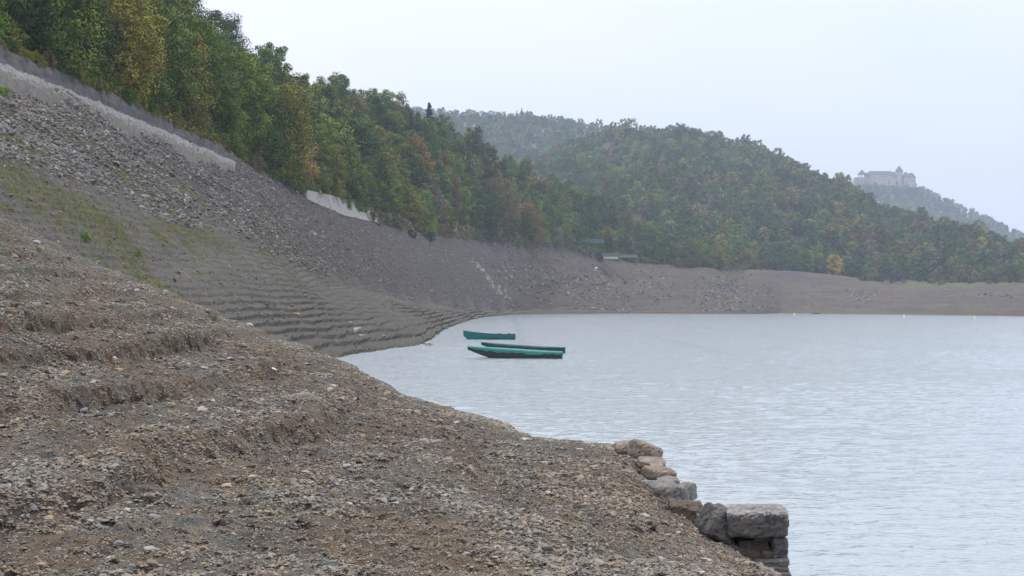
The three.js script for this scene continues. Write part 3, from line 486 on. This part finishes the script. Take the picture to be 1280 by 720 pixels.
// ------------------------------------------------------------------ castle on the hill
{
  const D = 2700, c = new THREE.Group(), stone = wallMat(new THREE.Color(0.5, 0.42, 0.36)), stone2 = wallMat(new THREE.Color(0.72, 0.6, 0.52)), slate = mat(new THREE.Color(0.05, 0.055, 0.065), 0.8), glass = mat(new THREE.Color(0.03, 0.035, 0.04), 0.3);
  const o = P(1105, 232, D); c.position.copy(o); const m = D / FOCAL, X = (px) => (px - 1105) * m, Y = (py) => (232 - py) * m;
  const box = (name, x0, x1, y0, y1, z, dz, mt, parent = c) => { const g = new THREE.BoxGeometry((x1 - x0) * m, (y1 - y0) * m, dz); g.translate(X((x0 + x1) / 2), Y((y0 + y1) / 2) * 1, z); return part(parent, name, g, mt); };
  const wallBox = (name, x0, x1, ytop, ybot, z, dz, mt) => { const g = new THREE.BoxGeometry((x1 - x0) * m, (ybot - ytop) * m, dz); g.translate(X((x0 + x1) / 2), Y((ytop + ybot) / 2), z); return part(c, name, g, mt); };
  const hip = (x0, x1, ye, yr, z, dz, inset, mt = slate) => { const a = X(x0 - 0.5), b = X(x1 + 0.5), e = Y(ye), t = Y(yr), z0 = z - dz / 2 - 0.8, z1 = z + dz / 2 + 0.8, i = inset * m; const v = [a, e, z1, b, e, z1, b, e, z0, a, e, z0, a + i, t, z, b - i, t, z]; const g = new THREE.BufferGeometry(); g.setAttribute('position', new THREE.Float32BufferAttribute(v, 3)); g.setIndex([0, 1, 5, 0, 5, 4, 1, 2, 5, 2, 3, 4, 2, 4, 5, 3, 0, 4, 0, 3, 2, 0, 2, 1]); const f = g.toNonIndexed(); f.computeVertexNormals(); return f; };
  const roof = (p, ...a) => part(c, 'roof', hip(...a), slate);
  wallBox('rampart', 1068, 1086, 222.5, 246, 2, 22, stone);
  for (const x of [1073, 1076.5, 1080]) wallBox('pillar', x - 0.5, x + 0.5, 218.5, 221.6, 4, 2, stone);
  part(c, 'pavilion_roof', hip(1072, 1081, 218.6, 212.3, 4, 12, 5), slate);
  wallBox('gatehouse', 1081.5, 1086, 218, 222, 0, 8, stone); part(c, 'roof', hip(1081.8, 1086, 218, 215.8, 0, 8, 1.2), slate);
  const pal = wallBox('palace_wall', 1086, 1114, 219, 240, 0, 17, stone2); part(pal, 'roof', hip(1086, 1114, 219.2, 213.8, 0, 17, 1), slate);
  for (let i = 0; i < 8; i++) for (const y of [221, 224.4]) { const g = new THREE.BoxGeometry(1.1, 1.7, 0.3); g.translate(X(1088.3 + i * 3.3), Y(y), 8.6); part(pal, 'window', g, glass); }
  wallBox('stair_wing', 1114.2, 1119, 219, 240, -2, 13, stone); part(c, 'roof', hip(1114.2, 1119, 219, 214.5, -2, 13, 1.2), slate);
  { const g = new THREE.CylinderGeometry(4.4 * m, 4.6 * m, (242 - 214) * m, 20); g.translate(X(1123.7), Y(228), 1); const t = part(c, 'tower', g, stone2); const k = new THREE.ConeGeometry(5.4 * m, 7.6 * m, 20); k.translate(X(1123.7), Y(210.6), 1); part(t, 'spire', k, slate); const s = new THREE.CylinderGeometry(0.12, 0.12, 3, 6); s.translate(X(1123.7), Y(206.2), 1); part(t, 'finial', s, slate); }
  wallBox('hall', 1128.3, 1143, 222.5, 242, 0, 18, stone2); part(c, 'roof', hip(1128.3, 1136, 222.6, 214.8, 0, 18, 3), slate); part(c, 'roof', hip(1134, 1143, 222.4, 216, 0, 17.6, 2.6), slate);
  for (let i = 0; i < 4; i++) { const g = new THREE.BoxGeometry(1.1, 1.7, 0.3); g.translate(X(1130.5 + i * 3.4), Y(226), 9.1); part(c, 'window', g, glass); }
  wallBox('rampart', 1092, 1140, 231.5, 246, 10, 6, stone);
  wallBox('bastion', 1110, 1117, 225, 246, 12, 9, stone2); wallBox('bastion', 1132, 1138, 228, 246, 12, 9, stone2);
  { const r = rng(83); for (let i = 0; i < 30; i++) { const px = 1064 + 82 * r(), p = P(px, 236.5 + 6 * r() - (px < 1090 ? 3 : 0), D - 24 - 10 * r()); p.y -= 4; plant('broadleaf_tree', FARTREE[Math.floor(r() * 3)], ['dark', 'deep', 'green', 'grey'][Math.floor(r() * 4)], p, 0.75 + 0.5 * r(), r() * 6, 'hazy tree standing below the castle walls', 'tree', 'trees under the castle'); } }
  put(c, 'castle', 'hazy hilltop castle with grey roofs and a spired round tower', 'castle');
}

// ------------------------------------------------------------------ ruined wall by the water
function blockGeo(seed, w, h, d, round = 5, amp = 0.05, pale = false) {   // pale: paler vertex colour with a ragged edge towards the top of the block
  const n = [Math.max(8, Math.round(w * 44)), Math.max(7, Math.round(h * 44)), Math.max(8, Math.round(d * 30))], g0 = new THREE.BoxGeometry(2, 2, 2, ...n); g0.deleteAttribute('uv'); g0.deleteAttribute('normal'); const g = mergeVertices(g0), a = g.attributes.position, col = new Float32Array(a.count * 3), r = rng(seed), o = r() * 50;
  const cuts = Array.from({ length: 6 }, () => [V3((r() - 0.5) * 1.3, r() - 0.5, (r() - 0.5) * 1.3).normalize(), 1.12 + 0.3 * r()]), uv = new Float32Array(a.count * 2);
  for (let i = 0; i < a.count; i++) {
    const v = V3().fromBufferAttribute(a, i), L = Math.pow(Math.abs(v.x) ** round + Math.abs(v.y) ** round + Math.abs(v.z) ** round, 1 / round); v.multiplyScalar(1 / L);
    for (const [c, k] of cuts) { const t = v.dot(c); if (t > k) v.addScaledVector(c, k - t); }
    const x = v.x * w, y = v.y * h, z = v.z * d, q = fbm3(x * 2.2 + o, y * 2.2, z * 2.2, 3), q2 = fbm3(x * 9 + o, y * 13, z * 9, 4), ridge = 1 - Math.abs(N3(x * 4 + o, y * 9, z * 4)) * 2; v.x *= w / 2; v.y *= h / 2; v.z *= d / 2; v.addScaledVector(v.clone().normalize(), q * amp * 1.2 + q2 * amp * 0.8 - Math.max(0, ridge - 0.5) * amp * 0.8); a.setXYZ(i, v.x, v.y, v.z);
    const topTone = pale ? sstep(0.72, 0.8, v.y / (h / 2) + q2 * 0.5 + q * 0.3) : 0, t = (1 + q * 0.45 + q2 * 0.8) * (1 + topTone * 1.3); col[3 * i] = t * (1 + q * 0.14); col[3 * i + 1] = t; col[3 * i + 2] = t * (1 - q * 0.12); uv[2 * i] = (x + z * 0.8) * 1.6; uv[2 * i + 1] = (y + z * 0.5) * 1.6;
  }
  g.setAttribute('uv', new THREE.BufferAttribute(uv, 2));
  g.setAttribute('color', new THREE.BufferAttribute(col, 3)); return toCreasedNormals(g, 0.45);
}
const stoneMat = (c, r = 0.95) => new THREE.MeshStandardMaterial({ color: new THREE.Color(...c), vertexColors: true, roughness: r, map: gritMap, bumpMap: gritBump, bumpScale: 0.02 });
const SM = { dark: stoneMat([0.29, 0.268, 0.255]), grey: stoneMat([0.46, 0.43, 0.39]), sand: stoneMat([0.54, 0.41, 0.31]), tan: stoneMat([0.57, 0.47, 0.37]), brown: stoneMat([0.27, 0.2, 0.145]), pale: stoneMat([0.6, 0.56, 0.5]) };
{
  const w = new THREE.Group(); let seed = 900;
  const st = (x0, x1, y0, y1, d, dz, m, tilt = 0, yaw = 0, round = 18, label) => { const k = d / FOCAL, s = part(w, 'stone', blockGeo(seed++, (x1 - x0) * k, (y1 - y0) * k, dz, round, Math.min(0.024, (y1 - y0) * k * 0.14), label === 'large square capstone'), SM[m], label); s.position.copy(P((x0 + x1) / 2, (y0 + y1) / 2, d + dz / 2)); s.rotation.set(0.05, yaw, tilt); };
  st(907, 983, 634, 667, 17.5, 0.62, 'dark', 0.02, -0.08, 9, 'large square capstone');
  st(878, 914, 634, 672, 17.6, 0.5, 'dark', -0.45, 0.2, 9, 'tilted dark boulder'); st(892, 926, 638, 662, 17.9, 0.5, 'dark', -0.6, 0.1, 9);
  st(874, 888, 645, 672, 17.9, 0.45, 'dark', 0.1); st(938, 962, 665, 672.5, 17.6, 0.4, 'dark'); st(920, 957, 671, 687, 17.65, 0.45, 'brown', 0.03); st(962, 982, 669, 695, 17.5, 0.42, 'dark', -0.03, 0, 8);
  st(930, 952, 685, 697, 17.55, 0.4, 'brown', -0.12); st(950, 965, 686, 696, 17.5, 0.35, 'brown', 0.02, 0, 8); st(905, 935, 680, 694, 17.6, 0.45, 'dark', -0.35); st(893, 915, 668, 684, 17.7, 0.45, 'brown', -0.4);
  st(940, 984, 695, 704, 17.4, 0.5, 'dark', 0.05, 0, 8); st(952, 983, 703.5, 711, 17.35, 0.5, 'dark', -0.03, 0, 8); st(962, 985, 710.5, 719, 17.3, 0.5, 'dark', 0.02, 0, 8); st(968, 990, 718, 727, 17.2, 0.5, 'dark', 0, 0, 8); st(940, 980, 702, 726, 17.8, 0.4, 'dark'); st(905, 962, 666, 700, 18.0, 0.4, 'dark'); st(962, 978, 664, 671, 17.7, 0.4, 'dark');
  st(835, 878, 628, 648, 19.6, 0.5, 'brown', -0.08); st(806, 850, 603, 626, 20.8, 0.6, 'grey', -0.06, 0.3, 7); st(846, 864, 605, 627, 20.9, 0.5, 'grey', 0.02, -0.5, 8); st(822, 848, 598, 606, 21.6, 0.5, 'grey', 0.1);
  st(806, 842, 585, 599, 22.2, 0.5, 'sand', -0.06, 0.2, 7); st(812, 828, 580, 588, 22.6, 0.4, 'tan'); st(798, 831, 573.5, 582, 22.9, 0.55, 'tan', -0.03, 0, 8); st(824, 832, 579, 587, 22.8, 0.35, 'dark');
  st(788, 824, 553, 576, 23.8, 0.6, 'tan', -0.35, 0.2, 6, 'rounded tan boulder'); st(768, 796, 552, 566, 24.6, 0.55, 'tan', 0.15, 0, 4);
  put(w, 'ruined_wall', 'ruined wall of rough stone blocks jutting from the bank into the lake', 'wall');
}
{ // single stones on the foreground bank
  const r = rng(91), geos = [0, 1, 2, 3, 4, 5].map((k) => rockGeo(950 + k, 1, 0.36, 0.72, 1, 0.22)), kinds = [['grey', [0.27, 0.26, 0.245]], ['dark grey', [0.15, 0.147, 0.145]], ['light', [0.33, 0.315, 0.29]], ['ochre brown', [0.29, 0.21, 0.14]], ['brown', [0.2, 0.15, 0.11]]].map(([n, c]) => [n, mat(new THREE.Color(...c), 0.95)]);
  const lay = (p, s, k, g, label, group) => { const m = new THREE.Mesh(geos[g], k); m.position.copy(p); m.position.y += s * 0.12; m.rotation.set((r() - 0.5) * 0.5, r() * 6.28, (r() - 0.5) * 0.5); m.scale.setScalar(s); return put(m, 'stone', label, 'stone', group); };
  for (let i = 0; i < 260; i++) { const q = r(), [n, m] = kinds[q < 0.42 ? 0 : q < 0.62 ? 1 : q < 0.72 ? 2 : q < 0.88 ? 3 : 4], v = 1 + Math.pow(r(), 0.8), p = near(lerp(0, 900, Math.pow(r(), 1.25)), v), s = (0.035 + 0.055 * Math.pow(r(), 2)) * (0.8 + -p.z * 0.018); lay(p, s, m, Math.floor(r() * 6), (s > 0.075 ? 'large ' : s > 0.055 ? 'medium sized ' : 'small ') + n + ' slate stone on the ' + (v < 1.35 ? 'flat lower part' : v < 1.7 ? 'middle terraces' : 'crown') + ' of the foreground bank', n + ' stones on the foreground bank, ' + (s > 0.075 ? 'large ' : s > 0.055 ? 'medium ' : 'small ') + (v < 1.35 ? 'low' : v < 1.7 ? 'middle' : 'crown')); }
  lay(onNear(561, 521), 0.11, mat(srgb(160, 105, 88)), 2, 'flat reddish tile fragment near the edge of the foreground bank');
  lay(onNear(343, 463), 0.12, mat(srgb(198, 193, 184)), 1, 'whitest stone on the crown of the foreground bank');
  lay(onNear(16, 322), 0.2, mat(srgb(120, 95, 72)), 4, 'big brown boulder high on the foreground bank');
  lay(onShore(460, 323), 1.0, mat(srgb(58, 54, 52)), 3, 'dark boulder lying alone in the rubble slope'); lay(onShore(370, 391), 0.3, mat(srgb(165, 135, 90)), 5, 'yellowish stone alone on the grey silt'); lay(onShore(334, 381), 0.25, mat(srgb(60, 56, 52)), 0, 'small dark stone alone on the grey silt'); lay(onShore(745, 335), 1.1, mat(srgb(225, 228, 232)), 2, 'white slab on the far bank below the low dark wall');
  for (let i = 0; i < 9; i++) lay(onShore(436 + 16 * r(), 400 + 18 * r()), 0.14 + 0.14 * r(), kinds[0][1], i % 6, 'grey stone in the small heap on the silt terraces', 'stone heap on the silt');
  const b = new THREE.Mesh(blockGeo(990, 0.62, 0.3, 0.5, 8, 0.02), SM.pale); b.position.copy(P(536, 430.2, 129)); put(b, 'concrete_block', 'pale concrete block at the tip of the mud spit', 'block');
  const a = P(523, 418.5, 146), e = P(531.5, 424.5, 143), stick = new THREE.Mesh(limb([a, a.clone().lerp(e, 0.5).add(V3(0.05, 0.06, 0)), e.setY(-0.1)], 0.07, 0.04, 6), mat(new THREE.Color(0.03, 0.026, 0.022))); put(stick, 'driftwood_stick', 'dark driftwood stick poking out of the water by the mud spit', 'stick');
}

// ------------------------------------------------------------------ boats and buoys
// hull: sections along the length, bow at -x; keel(t), gunwale height(t), half width(t)
function hull(L, half, sheer, keel, chine, wall = 0.03) {
  const n = 26, rows = []; for (let i = 0; i <= n; i++) { const t = i / n, x = -L / 2 + L * t, b = half(t), top = sheer(t), k = keel(t), c = chine(t); rows.push([[x, top, b], [x, lerp(k, top, 0.45), lerp(c, b, 0.62)], [x, k + 0.02, c], [x, k, 0], [x, k + 0.02, -c], [x, lerp(k, top, 0.45), -lerp(c, b, 0.62)], [x, top, -b], [x, top, -Math.max(b - wall, 0)], [x, k + 0.09, -Math.max(c - wall, 0)], [x, k + 0.09, Math.max(c - wall, 0)], [x, top, Math.max(b - wall, 0)]]); }
  const m = rows[0].length, pos = rows.flat(2), idx = []; for (let i = 0; i < n; i++) for (let j = 0; j < m; j++) { const a = i * m + j, b = i * m + (j + 1) % m, c = a + m, d = b + m; idx.push(a, c, b, b, c, d); }
  const o = n * m; for (const e of [0, o]) for (let j = 1; j < 5; j++) idx.push(e, e + j, e + j + 1), idx.push(e, e + j + 1, e + j);
  const g = new THREE.BufferGeometry(); g.setAttribute('position', new THREE.Float32BufferAttribute(pos, 3)); g.setIndex(idx); const f = g.toNonIndexed(); f.computeVertexNormals(); return f;
}
const rail = (L, half, sheer, sgn, rad) => new THREE.TubeGeometry(new THREE.CatmullRomCurve3(Array.from({ length: 14 }, (_, i) => { const t = i / 13; return V3(-L / 2 + L * t, sheer(t) + 0.01, sgn * half(t)); })), 26, rad, 6);
const teal = mat(srgb(24, 104, 102), 0.55), tealDark = mat(srgb(14, 62, 64), 0.6), tarpTeal = mat(srgb(30, 112, 106), 0.6), hullBrown = mat(srgb(50, 50, 42), 0.8), tarpGrey = mat(srgb(112, 122, 124), 0.75), blackish = mat(srgb(28, 30, 32), 0.6);
function rowBoat(L) {
  const g = new THREE.Group(), half = (t) => 0.02 + 0.7 * Math.pow(Math.sin(Math.PI * clamp(0.5 * t * 1.35 + 0.0, 0, 0.62)), 0.75) * (L / 4.9), sheer = (t) => 0.45 + 0.34 * Math.pow(1 - t, 2.2) + 0.06 * Math.pow(t, 5), keel = (t) => -0.14 + 0.5 * Math.pow(clamp(1 - t * 7), 1.6) + 0.03 * t, chine = (t) => half(t) * 0.62;
  part(g, 'hull', hull(L, half, sheer, keel, chine), teal); for (const s of [1, -1]) part(g, 'gunwale', rail(L, half, sheer, s, 0.028), tealDark);
  for (const t of [0.32, 0.6, 0.86]) { const b = new THREE.BoxGeometry(0.26, 0.035, half(t) * 1.7); b.translate(-L / 2 + L * t, 0.33, 0); part(g, 'bench', b, tealDark); }
  const tr = new THREE.BoxGeometry(0.05, 0.52, half(1) * 1.7); tr.translate(L / 2 - 0.02, 0.2, 0); part(g, 'transom', tr, tealDark);
  for (const [t, s] of [[0.7, 1], [0.7, -1], [0.88, 1], [0.88, -1]]) { const c = new THREE.BoxGeometry(0.14, 0.1, 0.06); c.translate(-L / 2 + L * t, sheer(t) + 0.05, s * half(t)); part(g, 'oarlock', c, blackish); }
  return g;
}
function punt(L, coverMat, hullMat, motor, skirt = 0.2) {             // flat fishing boat with a long raked bow under a tied cover
  const g = new THREE.Group(), half = (t) => 0.16 + 0.6 * Math.pow(Math.sin(Math.PI * clamp(t * 0.6 + 0.06, 0, 0.62)), 0.8), sheer = (t) => 0.36 + 0.3 * Math.pow(1 - t, 2) , keel = (t) => -0.12 + 0.62 * Math.pow(clamp(1 - t / 0.3), 1.15), chine = (t) => half(t) * 0.85;
  part(g, 'hull', hull(L, half, sheer, keel, chine), hullMat);
  const n = 40, m = 14, pos = [], idx = []; const r = rng(17);
  for (let i = 0; i <= n; i++) for (let j = 0; j <= m; j++) { const t = i / n, a = j / m * 2 - 1, e = Math.abs(a), drop = e > 0.72 ? (e - 0.72) / 0.28 : 0, b = half(t) + 0.03; const x = -L / 2 - 0.04 + (L + 0.08) * t, hem = skirt * (0.85 + 0.3 * N2(t * 9, a)) * clamp(t * 5 + 0.3); let y = sheer(t) + 0.05 + 0.09 * (1 - e * e) * Math.sin(Math.PI * clamp(t * 0.92 + 0.08)) + 0.014 * N2(t * 16, a * 3) - drop * hem; pos.push(x, y, Math.sign(a) * Math.min(e / 0.72, 1) * b + 0.012 * N2(t * 22, a * 5)); }
  for (let i = 0; i < n; i++) for (let j = 0; j < m; j++) { const k = i * (m + 1) + j; idx.push(k, k + 1, k + m + 1, k + 1, k + m + 2, k + m + 1); }
  const c = new THREE.BufferGeometry(); c.setAttribute('position', new THREE.Float32BufferAttribute(pos, 3)); c.setIndex(idx); c.computeVertexNormals(); coverMat.side = THREE.DoubleSide; part(g, 'cover', c, coverMat);
  if (motor) { const k = new THREE.CapsuleGeometry(0.08, 0.14, 4, 10); k.rotateZ(Math.PI / 2); k.translate(L / 2 + 0.12, 0.46, 0); const q = part(g, 'outboard_motor', k, blackish); const sh = new THREE.CylinderGeometry(0.045, 0.05, 0.6, 8); sh.translate(L / 2 + 0.12, 0.12, 0); part(q, 'shaft', sh, blackish); }
  return g;
}
{
  const at = (o, px, py, yaw) => { const p = P(px, py, 1), d = EYE / (EYE - p.y); o.position.copy(P(px, py, d)); o.rotation.y = yaw; };
  const a = rowBoat(4.9); at(a, 611.5, 424.2, 0.04); put(a, 'rowing_boat', 'open dark teal rowing boat moored alone', 'boat');
  const b = punt(5.75, tarpTeal, hullBrown, false); at(b, 643.5, 447.6, 0.03); put(b, 'fishing_punt', 'brown punt under a teal tarpaulin cover', 'boat');
  const c = punt(5.75, tarpGrey, tealDark, false, 0.07); at(c, 654, 440.5, -0.03); put(c, 'fishing_punt', 'teal punt with a grey cover floating behind the tarpaulined punt', 'boat');
  const d = rowBoat(4.2); d.position.copy(P(1020, 392.6, 800)); d.position.y = 0; put(d, 'rowing_boat', 'tiny pale boat by the far shore', 'boat');
  const body = new THREE.LatheGeometry([[0, -0.3], [0.28, -0.25], [0.34, 0.06], [0.22, 0.22], [0.08, 0.4], [0.07, 0.6], [0, 0.62]].map(([x, y]) => new THREE.Vector2(x, y)), 14), ball = new THREE.SphereGeometry(0.2, 10, 8); ball.translate(0, 0.72, 0);
  for (const [px, dd] of [[993, 640], [1130, 560], [1218, 520]]) { const g = new THREE.Group(); part(g, 'float', body, mat(srgb(225, 205, 150), 0.6)); part(g, 'top_mark', ball, mat(srgb(240, 235, 215), 0.6)); g.position.copy(P(px, 390, dd)); g.position.y = 0; put(g, 'buoy', 'small pale yellow buoy on the water off the far shore', 'buoy', 'buoys off the far shore'); }
}
renderer.render(scene, camera);
